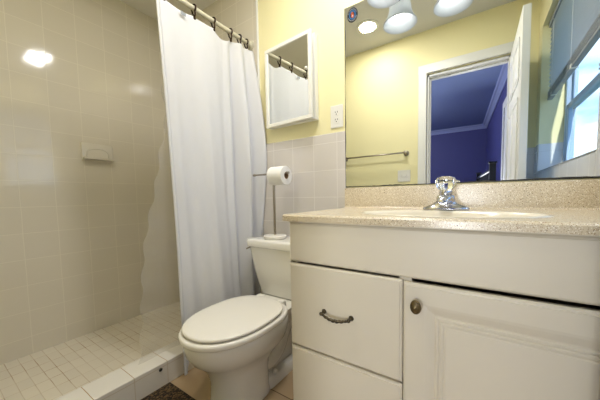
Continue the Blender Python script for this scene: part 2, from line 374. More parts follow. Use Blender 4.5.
# slightly skewed right bedroom wall
pa, pb = Vector((.34, -1.54, 0)), Vector((.103, -5.70, 0)); d = (pb-pa); Lw = d.length; ang = math.atan2(d.y, d.x)
b = BM(); box(b, (0, 0, 0), (Lw, .1, H)); w = struct('wall_bedroom_right', b, m_blue); w.location = pa; w.rotation_euler = (0, 0, ang)
def crown(L_):
    prof = [(0, 0), (0, -.09), (.012, -.09), (.02, -.07), (.05, -.03), (.07, -.02), (.08, 0)]
    return loft(BM(), [[(0, y, z) for y, z in prof], [(L_, y, z) for y, z in prof]])
w2 = struct('trim_7', crown(Lw), m_crown); w2.location = pa+Vector((0, 0, H)); w2.rotation_euler = (0, 0, ang)
w2.scale = (1, -1, 1)
w3 = struct('trim_8', crown(2.7), m_crown); w3.location = (-2.6, BY, H)
# door frame on the bedroom's right wall
b = BM(); u0 = .62
box(b, (u0, -.03, 0), (u0+.07, 0, 2.02), .004); box(b, (u0+.77, -.03, 0), (u0+.84, 0, 2.02), .004); box(b, (u0, -.03, 2.02), (u0+.84, 0, 2.09), .004)
d2 = struct('trim_9', b, m_trim); d2.location = pa; d2.rotation_euler = (0, 0, ang)
b = BM(); box(b, (u0+.07, -.012, .01), (u0+.77, 0, 2.02)); d3 = struct('door_2', b, m_trim); d3.location = pa; d3.rotation_euler = (0, 0, ang)
b = BM(); box(b, (u0+.065, -.036, 1.52), (u0+.085, -.012, 1.61)); obj('hinge', b, m_hook, d3)

# ------------------------------------------------------------------ window in the right wall
fx = XR+.132
b = BM(); fw = .035
box(b, (fx, WY0+.008, WZ0+.002), (fx+.05, WY0+.008+fw, WZ1), .004); box(b, (fx, WY1-.008-fw, WZ0+.002), (fx+.05, WY1-.008, WZ1), .004)
box(b, (fx, WY0+.008, WZ0+.002), (fx+.05, WY1-.008, WZ0+.03), .004); box(b, (fx, WY0+.008, WZ1-.035), (fx+.05, WY1-.008, WZ1), .004)
win = struct('window_1', b, m_winf)
y0, y1 = WY0+.045, WY1-.045
def sash(zl, zh, x, name):
    b = BM(); s = .035
    box(b, (x, y0, zl), (x+.022, y0+s, zh), .004); box(b, (x, y1-s, zl), (x+.022, y1, zh), .004)
    box(b, (x, y0, zl), (x+.022, y1, zl+s), .004); box(b, (x, y0, zh-s), (x+.022, y1, zh), .004)
    o = obj(name, b, m_winf, win)
    g = BM(); box(g, (x+.009, y0+s-.003, zl+s-.003), (x+.012, y1-s+.003, zh-s+.003)); obj('pane', g, m_glass, o)
    return o
lo = sash(WZ0+.03, 1.53, fx+.004, 'lower_sash'); sash(1.495, WZ1-.035, fx+.027, 'upper_sash')
b = BM(); box(b, (fx-.008, -.60, 1.53), (fx+.02, -.54, 1.54), .003); box(b, (fx-.014, -.575, 1.54), (fx+.008, -.565, 1.556), .003); obj('sash_lock', b, m_trim, lo)
bl = thing('window_blind', 'grey-white horizontal mini blind raised halfway over the window seen in the large mirror', 'blind', (XR+.05, 0, WZ1))
by0, by1 = WY0+.015, WY1-.012
b = BM(); box(b, (-.02, by0, -.03), (.02, by1, -.001), .003); obj('headrail', b, m_brail, bl)
b = BM(); nsl = 16; zt, zb = -.04, 1.65-WZ1
for i in range(nsl):
    z = zt+(zb-zt)*i/(nsl-1); c, s_ = .0125*math.cos(.5), .0125*math.sin(.5)
    pts = [(-c, s_), (.002, .0035), (c, -s_)]
    loft(b, [[(px, by0+.005, z+pz) for px, pz in pts]+[(px+.0012, by0+.005, z+pz-.0006) for px, pz in pts[::-1]],
             [(px, by1-.005, z+pz) for px, pz in pts]+[(px+.0012, by1-.005, z+pz-.0006) for px, pz in pts[::-1]]])
obj('slats', b, m_blind, bl)
b = BM()
for k in range(7): box(b, (-.013, by0+.005, zb-.012-k*.005), (.013, by1-.005, zb-.009-k*.005))
box(b, (-.014, by0+.003, zb-.062), (.014, by1-.003, zb-.046), .003); obj('bottom_rail', b, m_brail, bl)
for yy in (WY0+.14, (WY0+WY1)/2, WY1-.14):
    b = BM(); box(b, (-.016, yy-.012, zb-.064), (.016, yy+.012, zb-.04), .003); obj('cord_clip', b, m_trim, bl)
    b = BM(); tube(b, [(-.014, yy, zb-.02), (-.014, yy, -.03)], .0012, 6); obj('ladder_cord', b, m_trim, bl)
# outdoors seen through the window
b = BM(); box(b, (XR+.3, -40, -3.2), (60, 25, -3)); struct('ground', b, m_ground)
hs = thing('house', 'pale grey house with a shingle roof outside the window', 'house', (10.0, -8.0, -3), .25)
b = BM(); box(b, (-2, -3, 0), (3, 3, 4.6)); obj('wall', b, m_house, hs)
b = BM(); loft(b, [[(-2.3, -3.3, 4.6), (3.3, -3.3, 4.6), (.5, -3.3, 6.2)], [(-2.3, 3.3, 4.6), (3.3, 3.3, 4.6), (.5, 3.3, 6.2)]]); obj('roof', b, m_roof, hs)
for yy in (-1.6, 1.2):
    b = BM(); box(b, (-2.04, yy, 2.2), (-1.98, yy+.9, 3.5)); obj('window', b, m_hwin, hs)
def tree(x, y, h, r, label, seed):
    rd = random.Random(seed); t = thing('tree', label, 'tree', (x, y, -3))
    b = BM(); tube(b, [(0, 0, 0), (.05, .02, h*.3), (.0, .08, h*.6), (.05, .05, h*.8)], [.16, .12, .09, .04], 10); obj('trunk', b, m_trunk, t, True)
    b = BM()
    for k in range(900):
        u = Vector((rd.gauss(0, 1), rd.gauss(0, 1), rd.gauss(0, 1))).normalized()*(rd.random()**.4)
        c = Vector((u.x*r, u.y*r, h*.75+u.z*r*1.2)); a = Vector((rd.gauss(0, 1), rd.gauss(0, 1), rd.gauss(0, 1))).normalized()*.13; e = a.orthogonal().normalized()*.07
        vs = [b.verts.new(p) for p in (c-a, c+e, c+a, c-e)]; b.faces.new(vs)
    obj('crown', b, m_leaf, t)
tree(6.2, -10.5, 4.9, 1.0, 'leafy tree outside the window, left of the pale house', 2)

# ================================================================== SHOWER
b = BM(); box(b, (XL, YF, 0), (-1.44, -.008, .03)); struct('floor_shower', b, m_pan)
b = BM(); box(b, (-1.440, YF, 0), (-1.297, -.008, .119), .004)
curb = struct('trim_10', b, [m_curb, m_curbf])
for p in curb.data.polygons:
    if abs(p.normal.x) > .7: p.material_index = 1
b = BM(); M = rot_to((1, 0, 0), (-1.2968, -.699, .092))
lathe(b, [(.0001, .0), (.008, .0), (.009, .002), (.006, .004), (.0001, .004)], 16, M)
tag(obj('weep_hole_plug', b, m_rub, None, True), 'small black oval plug in the outer face of the shower curb', 'plug')
# soap dish on the left wall
sd = thing('soap_dish', 'cream ceramic soap dish with an arched recess on the shower wall', 'soap dish', (XL, -.600, 1.200))
b = BM()
wd, ht = .088, .113
box(b, (-.001, -wd, 0), (.014, wd, ht), .006, 3); obj('back_plate', b, m_soap, sd, True, angle=40)
b = BM()
arch = [(-.062, .012), (-.062, .045)]+[(-.062*math.cos(a), .045+.034*math.sin(a)) for a in [PI*i/14 for i in range(1, 14)]]+[(.062, .045), (.062, .012)]
tube(b, [(.014, y, z) for y, z in arch], .0035, 8); obj('arch_rim', b, m_soap, sd, True)
b = BM()
pr = [(0, .004), (.03, .0), (.045, .004), (.047, .014), (.042, .017), (.036, .012), (.014, .012), (0, .014)]
loft(b, [[(x, -wd+.004, z) for x, z in pr], [(x, wd-.004, z) for x, z in pr]]); obj('tray', b, m_soap, sd)
# rod, flanges, hooks
RX, RZ = -1.30, 1.946
rod = thing('shower_rod', 'cream metal rod across the shower opening, holding the white curtain', 'curtain rod', (RX, 0, RZ))
b = BM(); tube(b, [(0, -.004, 0), (0, YF+.004, 0)], .0125, 20); obj('rod', b, m_rod, rod, True, angle=40)
for y, s in ((-.009, -1), (YF+.001, 1)):
    b = BM(); lathe(b, [(.0001, 0), (.032, 0), (.032, .006), (.02, .012), (.016, .025), (.0127, .025)], 24, rot_to((0, s, 0), (0, y, 0))); obj('flange', b, m_rod, rod, True, angle=40)
def hook(y, label, first=[]):
    if first: return dup(first[0], (RX, y, RZ), label)
    t = thing('curtain_hook', label, 'curtain hook', (RX, y, RZ), group='dark hooks along the shower rod')
    b = BM(); pts = [(.0185*math.cos(a), 0, .0185*math.sin(a)) for a in [math.radians(-60+i*18) for i in range(17)]]
    pts += [(-.012, 0, -.022), (-.002, 0, -.036), (.004, 0, -.046), (.0, 0, -.056)]
    tube(b, [(.006, 0, -.05), (.011, 0, -.038), (.012, 0, -.026)]+pts, .0045, 8); obj('wire', b, m_hook, t, True)
    b = BM(); lathe(b, [(.0001, -.006), (.0075, -.003), (.0075, .003), (.0001, .006)], 12, rot_to((1, 0, 0), (.004, 0, -.052))); obj('rosette', b, m_hook, t, True)
    first.append(t); return t
HY = [-.592, -.428, -.305, -.182, -.110, -.052]
for y, lb in zip(HY, ['dark curtain hook at the free front end of the white curtain', 'dark curtain hook on the rod nearest the top edge of the photo',
                      'dark curtain hook on the rod, second from the top edge of the photo', 'dark curtain hook on the rod, third from the top edge of the photo',
                      'dark curtain hook half hidden behind the rod near the wall', 'small dark curtain hook closest to the back wall']): hook(y, lb)
# curtain: cloth surface, y runs to the wall, with hooks holding the top
def sheet(name, mat, parent, fx_, fy_, zt_, zb_, nu, nv, th, y0_, y1_):
    b = BM(); g = []
    for j in range(nv+1):
        row = []
        for i in range(nu+1):
            u = i/nu; v = j/nv; zt1 = zt_(u); zb1 = zb_(u); z = zt1+(zb1-zt1)*v
            row.append(b.verts.new((fx_(u, v, z), fy_(u, v, z), z)))
        g.append(row)
    for j in range(nv):
        for i in range(nu): b.faces.new((g[j][i], g[j][i+1], g[j+1][i+1], g[j+1][i]))
    o = obj(name, b, mat, parent, True)
    if th:
        md = o.modifiers.new('th', 'SOLIDIFY'); md.thickness = th; md.offset = 0
    return o
YA, YB = -.600, -.016
def c_y(u, v, z): 
    base = YA+(YB-YA)*u
    lean = (1-u)**2*spline([(.03, -.01), (.3, -.004), (.8, .006), (1.3, -.004), (1.88, -.026)], z)
    return base+.012*math.sin(u*40)*min(1, v*2)*u*(1-u)*2+lean
def edge_off(z): return spline([(0.0, -.02), (.35, -.03), (.66, .02), (1.1, .085), (1.28, .09), (1.6, .06), (1.9, .015), (2, .01)], z)
def c_x(u, v, z):
    y = YA+(YB-YA)*u
    k = 1-v
    # held at the hooks on top, swelling outwards lower down so it clears the curb
    out = spline([(0, .055), (.15, .05), (.5, .03), (1.0, .01), (1.9, 0)], z)
    f = 0
    # broad soft folds on the flat part, tight folds next to the wall
    f += .014*math.sin((y+.46)*PI/.125-1.2)*min(1, .35+v*1.5)*max(0, min(1, (y+.62)/.1))
    tight = max(0, min(1, (u-.60)/.12))
    f += tight*.030*math.sin((u-.60)*PI/.085)*min(1, .4+v*2)
    f += .006*math.sin(y*70+2.0*z)*v
    e = max(0, (u-.72)/.28)**1.3*edge_off(z)
    return RX+.004+out+f+e
def c_top(u):
    y = YA+(YB-YA)*u; zz = RZ-.045
    hs_ = HY
    for a, c in zip(hs_[:-1], hs_[1:]):
        if a <= y <= c:
            w_ = (y-a)/(c-a); return zz-(.032*(c-a)/.125 if (c-a) > .1 else .010)*(4*w_*(1-w_))**.8*(.22 if a < -.35 else (1.0 if a < -.25 else .6))
    return zz-(.01 if y > -.2 else .015)
def c_bot(u): return .035+.17*min(1, u/.16)-.10*max(0, min(1, (u-.3)/.3))
ct = thing('shower_curtain', 'white cloth shower curtain gathered to the wall behind the toilet', 'shower curtain', (0, 0, 0))
cl = sheet('cloth', m_curt, ct, c_x, c_y, c_top, c_bot, 200, 110, .0015, YA, YB)
b = BM()
for i in range(101):
    v = i/100; z = c_top(0)+(c_bot(0)-c_top(0))*v
    p = Vector((c_x(0, v, z), c_y(0, v, z), z))
    r = [b.verts.new(p+Vector(q)) for q in ((.003, -.004, 0), (.003, .012, 0), (-.003, .012, 0), (-.003, -.004, 0))]
    if i:
        for k in range(4): b.faces.new((last[k], last[(k+1) % 4], r[(k+1) % 4], r[k]))
    last = r
obj('hem', b, m_curt, ct, True)
b = BM(); box(b, (RX+.012, -.512, 1.868), (RX+.0145, -.484, 1.884), .0008); obj('care_label', b, m_brail, ct)
# clear liner hanging inside, trailing over the curb
LY0, LY1 = -.62, -.30
def l_y0(z): return spline([(.03, -.765), (.2, -.755), (.68, -.725), (1.0, -.66), (1.2, -.625), (1.32, -.60), (1.45, -.605), (1.88, -.60)], z)
def l_y(u, v, z):
    a = l_y0(z)+.006*math.sin(z*42); return a+(LY1-a)*u
def l_x(u, v, z):
    lean = spline([(.03, -.10), (.12, -.075), (.6, -.05), (1.3, -.02), (1.9, -.012)], z)
    return RX+lean+.006*math.sin(u*14+z*3)*(1-u*.5)+.004*math.sin(z*42+u*3)*(1-u)
ln = thing('shower_liner', 'clear vinyl shower liner hanging inside the white curtain, over the curb', 'shower liner')
sheet('vinyl', m_liner, ln, l_x, l_y, lambda u: 1.90, lambda u: .125, 60, 120, 0, 0, 0)

# ================================================================== TOILET
TX = -.940
toi = thing('toilet', 'white two-piece toilet with a closed lid between the curtain and vanity', 'toilet', (TX, 0, 0))
def egg(w_, yf, yb, z, n=48, sq=2.2, back=.9, wide=.42):
    """egg outline: yf front (negative), yb back; widest point nearer the back"""
    pts = []; ym = yb+(yf-yb)*wide
    for i in range(n):
        a = 2*PI*i/n; c, s_ = math.cos(a), math.sin(a)
        x = w_*math.copysign(abs(c)**(2/sq), c)
        if s_ < 0: y = ym+(ym-yf)*math.copysign(abs(s_)**(2/2.05), s_)
        else: y = ym+(yb-ym)*abs(s_)**(2/(sq+back))
        pts.append((x, y, z))
    return pts
b = BM()
rings = [egg(.122, -.656, -.38, .0), egg(.122, -.656, -.38, .018), egg(.114, -.652, -.38, .04), egg(.112, -.652, -.38, .12), egg(.115, -.668, -.37, .165),
         egg(.128, -.684, -.33, .195), egg(.150, -.708, -.30, .225), egg(.171, -.740, -.28, .255), egg(.183, -.758, -.27, .29), egg(.186, -.763, -.265, .32), egg(.186, -.763, -.265, .345), egg(.178, -.755, -.27, .352)]
loft(b, rings)
def rrect(w_, y0_, y1_, z, r, n=6):
    pts = []
    for cx_, cy_, a0 in ((w_-r, y1_-r, 0), (-w_+r, y1_-r, PI/2), (-w_+r, y0_+r, PI), (w_-r, y0_+r, 3*PI/2)):
        for k in range(n+1):
            a = a0+PI/2*k/n; pts.append((cx_+r*math.cos(a), cy_+r*math.sin(a), z))
    return pts
# rear foot, trapway column and deck under the tank
loft(b, [rrect(.115, -.44, -.12, 0, .04), rrect(.115, -.44, -.12, .03, .04), rrect(.105, -.43, -.13, .045, .04)])
loft(b, [rrect(.066, -.50, -.14, .03, .03), rrect(.062, -.50, -.14, .12, .03), rrect(.070, -.50, -.10, .20, .03), rrect(.10, -.46, -.05, .265, .04), rrect(.118, -.36, -.035, .305, .04), rrect(.128, -.36, -.03, .33, .04), rrect(.130, -.36, -.03, .352, .04)])
for s in (-1, 1):
    pts = []
    for t_, (y, z) in enumerate([(-.56, .26), (-.50, .18), (-.43, .12), (-.36, .105), (-.30, .14), (-.26, .205), (-.215, .245), (-.165, .22), (-.145, .15), (-.14, .06)]): pts.append((t_, y, z))
    P = [(s*.058, spline([(a, c) for a, c, d_ in pts], q/4), spline([(a, d_) for a, c, d_ in pts], q/4)) for q in range(37)]
    tube(b, P, .042, 14)
bowl = obj('bowl', b, m_porc, toi, True, angle=50)
for s in (-1, 1):
    b = BM(); lathe(b, [(.016, 0), (.016, .006), (.013, .014), (.006, .018), (.0001, .019)], 20, Matrix.Translation((s*.088, -.36, .044))); obj('bolt_cap', b, m_seat, toi, True)
def slab(w_, yf, yb, z0, z1, r, wide=.42, dome=0):
    rg = []
    for k in range(5):
        a = PI/2*k/4; rg.append(egg(w_-r+r*math.sin(a), yf+r-r*math.sin(a), yb-r+r*math.sin(a), z0+r-r*math.cos(a), wide=wide))
    for k in range(5):
        a = PI/2*k/4; rg.append(egg(w_-r+r*math.cos(a), yf+r-r*math.cos(a), yb-r+r*math.cos(a), z1-r+r*math.sin(a), wide=wide))
    if dome:
        for q, dz in ((.85, .35), (.6, .7), (.3, .92), (.05, 1)):
            ym = (yf+yb)/2; rg.append([(x*q, ym+(y-ym)*q, z1+dome*dz) for x, y, z in egg(w_-r, yf+r, yb-r, 0, wide=wide)])
    return rg
b = BM(); loft(b, slab(.193, -.777, -.262, .346, .373, .010, wide=.5)); obj('seat', b, m_seat, toi, True, angle=60)
b = BM(); loft(b, slab(.181, -.762, -.292, .378, .392, .0065, wide=.52, dome=.004)); obj('lid', b, m_seat, toi, True, angle=60)
for s in (-1, 1):
    b = BM(); box(b, (s*.075-.022, -.297, .352), (s*.075+.022, -.262, .388), .008, 3); obj('hinge', b, m_seat, toi, True, angle=50)
b = BM()
loft(b, [rrect(.150, -.190, -.035, .352, .03), rrect(.160, -.200, -.03, .363, .03), rrect(.198, -.212, -.022, .50, .03), rrect(.226, -.220, -.018, .636, .03)])
tank = obj('tank', b, m_porc, toi, True, angle=50)
b = BM()
loft(b, [rrect(.230, -.222, -.014, .636, .03), rrect(.238, -.230, -.012, .640, .032), rrect(.241, -.233, -.012, .672, .032), rrect(.240, -.226, -.014, .681, .03), rrect(.20, -.20, -.04, .6835, .02)])
obj('tank_lid', b, m_porc, toi, True, angle=50)
b = BM(); tube(b, [(-.222, -.185, .625), (-.245, -.185, .625)], .007, 12); tube(b, [(-.243, -.185, .625), (-.244, -.20, .622), (-.244, -.215, .62)], .0045, 10); obj('flush_lever', b, m_nickel, toi, True)

# toilet paper holder standing on the tank lid
tp = thing('paper_stand', 'brushed metal paper stand with a round white marble foot on the toilet tank', 'toilet paper holder', (-1.022, -.135, .6837))
b = BM(); lathe(b, [(.0001, 0), (.064, 0), (.069, .003), (.069, .016), (.065, .020), (.0001, .021)], 40); obj('foot', b, m_marble, tp, True, angle=40)
b = BM(); lathe(b, [(.0078, .018), (.0078, .384)], 16); obj('pole', b, m_nickel, tp, True)
AZ = .384
b = BM(); tube(b, [(-.155, 0, AZ), (.105, 0, AZ)], .0055, 14)
for x, s in ((-.155, -1), (.105, 1)): lathe(b, [(.0001, .01), (.0075, .008), (.0085, 0), (.0075, -.008), (.0055, -.01)], 16, rot_to((s, 0, 0), (x, 0, AZ)))
obj('arm', b, m_nickel, tp, True, angle=50)
rl = thing('toilet_roll', 'white toilet paper roll hanging on the arm of the metal stand', 'toilet paper', (-1.022, -.135, .6837+AZ-.0145))
b = BM(); M = rot_to((1, 0, 0), (0, 0, 0)); R_, r_ = .054, .020
lathe(b, [(r_, -.008), (R_-.002, -.008), (R_, -.006), (R_, .094), (R_-.002, .096), (r_, .096)], 48, M); obj('paper', b, m_paper, rl, True, angle=40)
b = BM(); lathe(b, [(r_+.0005, -.0075), (r_+.0005, 0.0955), (r_-.001, 0.0955), (r_-.001, -.0075), (r_+.0005, -.0075)], 32, M); obj('core', b, m_card, rl, True, angle=40)

# rug
b = BM(); box(b, (-1.286, -1.28, 0), (-.66, -.662, .014), .006, 2)
tag(obj('rug', b, m_rug), 'dark brown woven rug on the tiles in front of the toilet', 'rug')

# ================================================================== VANITY
VX0, VX1, VY = -.598, XR-.005, -.538
van = thing('vanity', 'cream bathroom vanity cabinet with two drawers and a panelled door', 'cabinet', (0, 0, 0))
b = BM()
box(b, (VX0, VY, .09), (VX0+.018, -.01, .8405)); box(b, (VX1-.018, VY, .09), (VX1, -.01, .8405))
box(b, (VX0+.018, -.028, .09), (VX1-.018, -.01, .8405)); box(b, (VX0+.018, VY+.002, .09), (VX1-.018, -.028, .108))
box(b, (-.19, VY+.02, .108), (-.172, -.028, .8405))
box(b, (VX0, VY, .09), (VX0+.03, VY+.018, .8405)); box(b, (-.196, VY, .09), (-.160, VY+.018, .70)); box(b, (VX1-.03, VY, .09), (VX1, VY+.018, .8405))
box(b, (VX0, VY, .70), (VX1, VY+.018, .8405)); box(b, (VX0, VY, .09), (VX1, VY+.018, .12)); box(b, (VX0, VY, .35), (-.17, VY+.018, .38))
box(b, (VX0+.01, VY+.07, 0), (VX1, VY+.085, .09))
obj('body', b, m_vanity, van)
def slab_front(x0, x1, z0, z1, th=.02, bev=.007, y=VY):
    """flat front with a shaped edge"""
    t = BM(); e = .0015
    def rc(x0_, x1_, z0_, z1_, yy): return [(x0_, yy, z0_), (x1_, yy, z0_), (x1_, yy, z1_), (x0_, yy, z1_)]
    rr = [rc(x0, x1, z0, z1, y), rc(x0, x1, z0, z1, y-th+.008), rc(x0+.004, x1-.004, z0+.004, z1-.004, y-th+.004), rc(x0+.007, x1-.007, z0+.007, z1-.007, y-th+.003),
          rc(x0+.0075, x1-.0075, z0+.0075, z1-.0075, y-th)]
    loft(t, rr); return t
b = BM(); merge(b, slab_front(VX0+.002, VX1-.002, .690, .836, th=.016)); obj('false_front', b, m_vanity, van)
b = BM(); box(b, (VX0, VY-.0155, .8365), (VX1, VY, .8405), .001); obj('top_strip', b, m_vanity, van)
def pull(zc, parent):
    t = BM(); x0, x1 = -.445, -.343; n = 60; yo = VY-.02
    for x in (x0, x1):
        lathe(t, [(.0001, .0), (.0085, 0), (.0080, .003), (.005, .006), (.0045, .018), (.0065, .022), (.005, .026), (.0001, .028)], 16, rot_to((0, -1, 0), (x, yo, zc)))
        for k in range(5): # little acanthus lobes at each foot
            a = 2*PI*k/5; lathe(t, [(.0001, -.001), (.003, 0), (.0025, .002), (.0001, .0035)], 10, rot_to((0, -1, 0), (x+.0065*math.cos(a), yo-.0005, zc+.0065*math.sin(a))))
    rings = []
    for i in range(n+1):
        u = i/n; x = x0+(x1-x0)*u; y = yo-.022-.006*math.sin(PI*u); z = zc-.010*math.sin(PI*u)**1.0
        w_ = .0026+.0022*math.sin(PI*u)**.5
        rings.append([(x, y+w_*(1+.32*math.cos(3*a+u*40))*math.cos(a), z+w_*(1+.32*math.cos(3*a+u*40))*math.sin(a)) for a in [2*PI*k/18 for k in range(18)]])
    loft(t, rings); return obj('handle', t, m_bronze, parent, True, angle=60)
d1 = obj('drawer', slab_front(VX0+.004, -.1835, .371, .683), m_vanity, van); pull(.530, d1)
d2_ = obj('drawer', slab_front(VX0+.004, -.1835, .105, .364), m_vanity, van); pull(.185, d2_)
# raised panel door: nested rectangles with a stepped profile
b = BM(); x0, x1, z0, z1 = -.1805, .330, .105, .679
steps = [(0, 0), (0, .012), (.005, .017), (.008, .0175), (.0085, .020), (.056, .020), (.064, .0188), (.074, .0155), (.082, .0120), (.0845, .0120), (.0875, .0160), (.0925, .0160), (.0950, .0130), (.0965, .0130), (.0990, .0160), (.1040, .0160), (.1065, .0135), (.1085, .0135), (.112, .0155)]
rr = [[(x0+i, VY-y, z0+i), (x1-i, VY-y, z0+i), (x1-i, VY-y, z1-i), (x0+i, VY-y, z1-i)] for i, y in steps]
loft(b, rr); dr = obj('door', b, m_vanity, van)
b = BM(); M = rot_to((0, -1, 0), (-.142, VY-.020, .620)) @ Matrix.Diagonal((1.0, 1.25, 1, 1))
M = Matrix.Translation((-.142, VY-.020, .620)) @ Matrix.Rotation(PI/2, 4, 'X') @ Matrix.Diagonal((.82, 1.12, 1, 1))
lathe(b, [(.006, 0), (.006, .010), (.010, .013), (.0165, .016), (.018, .020), (.0175, .023), (.014, .0245), (.013, .0235), (.009, .0275), (.0001, .029)], 32, M)
for k in range(24):
    a = 2*PI*k/24; M2 = M @ Matrix.Translation((.0155*math.cos(a), .0155*math.sin(a), .0235)); lathe(b, [(.0001, -.001), (.0018, 0), (.0001, .0018)], 8, M2)
lathe(b, [(.0001, .027), (.0025, .030), (.0001, .033)], 10, M)
obj('knob', b, m_knob, dr, True, angle=50)

# ------------------------------------------------------------------ countertop with integral sink
CXa, CXb, CYf, ZT, ZB = -.614, XR-.005, -.567, .8655, .8410
SX, SY, SA, SB = -.105, -.368, .262, .140
top = thing('countertop', 'beige speckled vanity countertop with an integral oval sink and backsplash', 'countertop', (0, 0, 0))
def se(a, A, B): return (SX+A*math.cos(a), SY+B*math.sin(a))
n = 96; b = BM()
angs = [2*PI*i/n for i in range(n)]
def outer(a):
    dx, dy = math.cos(a), math.sin(a); ts = []
    if dx > 1e-9: ts.append((CXb-SX)/dx)
    if dx < -1e-9: ts.append((CXa-SX)/dx)
    if dy > 1e-9: ts.append((-.010-SY)/dy)
    if dy < -1e-9: ts.append((CYf+.006-SY)/dy)
    t = min(ts); return (SX+dx*t, SY+dy*t)
# make corners exact
corners = [math.atan2(y-SY, x-SX) % (2*PI) for x in (CXa, CXb) for y in (CYf+.006, -.010)]
angs = sorted(set([round(a, 6) for a in angs]+[round(a, 6) for a in corners]))
r_in = [b.verts.new((*se(a, SA, SB), ZT)) for a in angs]; r_out = [b.verts.new((*outer(a), ZT)) for a in angs]; r_edge = []
for a in angs:
    x, y = outer(a); fr = y < CYf+.0065
    r_edge.append(b.verts.new((x, y-(.006 if fr else 0), ZT-.006)))
r_low = [b.verts.new((v.co.x, v.co.y, ZB)) for v in r_edge]; r_lin = [b.verts.new((*se(a, SA, SB), ZB)) for a in angs]
K = len(angs)
for A_, B_ in ((r_in, r_out), (r_out, r_edge), (r_edge, r_low), (r_low, r_lin)):
    for i in range(K): b.faces.new((A_[i], A_[(i+1) % K], B_[(i+1) % K], B_[i]))
obj('slab', b, m_stone, top)
b = BM(); rg = []
for q, z in ((1.06, .0006), (1.035, .003), (1.01, .002), (.97, -.006), (.90, -.035), (.78, -.080), (.60, -.112), (.40, -.126), (.12, -.132)):
    rg.append([(*se(a, SA*q, SB*q), ZT+z) for a in angs])
loft(b, rg, False, False)
bas = obj('basin', b, m_basin, top, True)
b = BM(); lathe(b, [(.03, -.130), (.030, -.127), (.022, -.126), (.018, -.130), (.0001, -.131)], 24, Matrix.Translation((SX, SY, ZT))); obj('drain', b, m_chrome, top, True)
b = BM(); box(b, (CXa, -.026, ZT), (CXb, -.009, .972), .003, 2); loft(b, [[(x, -.025, ZT+.010), (x, -.025, ZT+.0002), (x, -.040, ZT+.0002), (x, -.033, ZT+.002), (x, -.028, ZT+.005)] for x in (CXa+.001, CXb)]); obj('backsplash', b, m_stone, top)

# ------------------------------------------------------------------ faucet
fc = thing('faucet', 'chrome centerset faucet with a clear crystal knob on the countertop', 'faucet', (-.114, -.150, ZT))
b = BM(); n = 40
def ovl(A, B, z, sq=2.6): return [(A*math.copysign(abs(math.cos(a))**(2/sq), math.cos(a)), B*math.copysign(abs(math.sin(a))**(2/sq), math.sin(a)), z) for a in [2*PI*k/n for k in range(n)]]
loft(b, [ovl(.082, .027, 0), ovl(.084, .029, .003), ovl(.083, .028, .010), ovl(.074, .025, .015), ovl(.060, .023, .020), ovl(.044, .023, .027), ovl(.035, .023, .034), ovl(.034, .023, .045, 2.4), ovl(.031, .022, .058, 2), ovl(.020, .018, .063, 2)])
obj('base', b, m_chrome, fc, True, angle=60)
b = BM(); P = [(0, .0, .036), (0, -.03, .042), (0, -.06, .046), (0, -.088, .043), (0, -.10, .036)]
rings = []
for (x, y, z), (w_, h_) in zip(P, ((.033, .024), (.031, .020), (.027, .016), (.020, .012), (.014, .008))):
    rings.append([(x+w_*math.cos(a), y, z+h_*math.sin(a)) for a in [2*PI*k/20 for k in range(20)]])
loft(b, rings); lathe(b, [(.0001, -.016), (.009, -.016), (.0105, -.012), (.0105, .0)], 20, Matrix.Translation((0, -.086, .038)))
obj('spout', b, m_chrome, fc, True, angle=60)
b = BM(); lathe(b, [(.019, .060), (.024, .063), (.025, .073), (.022, .079), (.0001, .079)], 28); obj('collar', b, m_chrome, fc, True, angle=40)
b = BM(); n = 10; rings = []
for r, z in ((.018, .079), (.025, .083), (.034, .094), (.038, .107), (.037, .120), (.030, .130), (.018, .1345), (.014, .1315)):
    rings.append([(r*(1-.07*(k % 2))*math.cos(2*PI*k/(2*n)), r*(1-.07*(k % 2))*math.sin(2*PI*k/(2*n)), z) for k in range(2*n)])
loft(b, rings); obj('crystal_knob', b, m_acryl, fc)
b = BM(); lathe(b, [(.0001, .1315), (.0135, .1318), (.0125, .1345), (.0001, .135)], 20); obj('cap', b, m_chrome, fc, True, angle=40)

# ================================================================== MIRRORS
MX0, MX1, MZ0, MZ1 = -.616, XR-.005, .9765, 1.914
mi = thing('wall_mirror', 'large frameless mirror with corroded black edges above the vanity', 'mirror', (0, 0, 0))
b = BM(); box(b, (MX0, -.006, MZ0), (MX1, -.0005, MZ1)); obj('glass', b, m_mir, mi)
b = BM(); rd = random.Random(7)
def ragged(p0, p1, perp, wmin, wmax, step=.012):
    p0, p1, perp = Vector(p0), Vector(p1), Vector(perp); L_ = (p1-p0).length; k = max(2, int(L_/step)); a = []; w_ = (wmin+wmax)/2
    for i in range(k+1):
        w_ = min(wmax, max(wmin, w_+rd.uniform(-.0014, .0014))); p = p0.lerp(p1, i/k); a.append((b.verts.new(p), b.verts.new(p+perp*w_), b.verts.new(p+Vector((0, .0005, 0))), b.verts.new(p+perp*w_+Vector((0, .0005, 0)))))
    for q, r in zip(a[:-1], a[1:]):
        b.faces.new((q[0], q[1], r[1], r[0])); b.faces.new((q[1], q[3], r[3], r[1])); b.faces.new((q[0], q[2], r[2], r[0]))
ragged((MX0, -.0067, MZ0), (MX1, -.0067, MZ0), (0, 0, 1), .004, .0085); ragged((MX0, -.0067, MZ0), (MX0, -.0067, MZ1), (1, 0, 0), .0015, .0065, .02)
obj('tarnish', b, m_edge, mi)
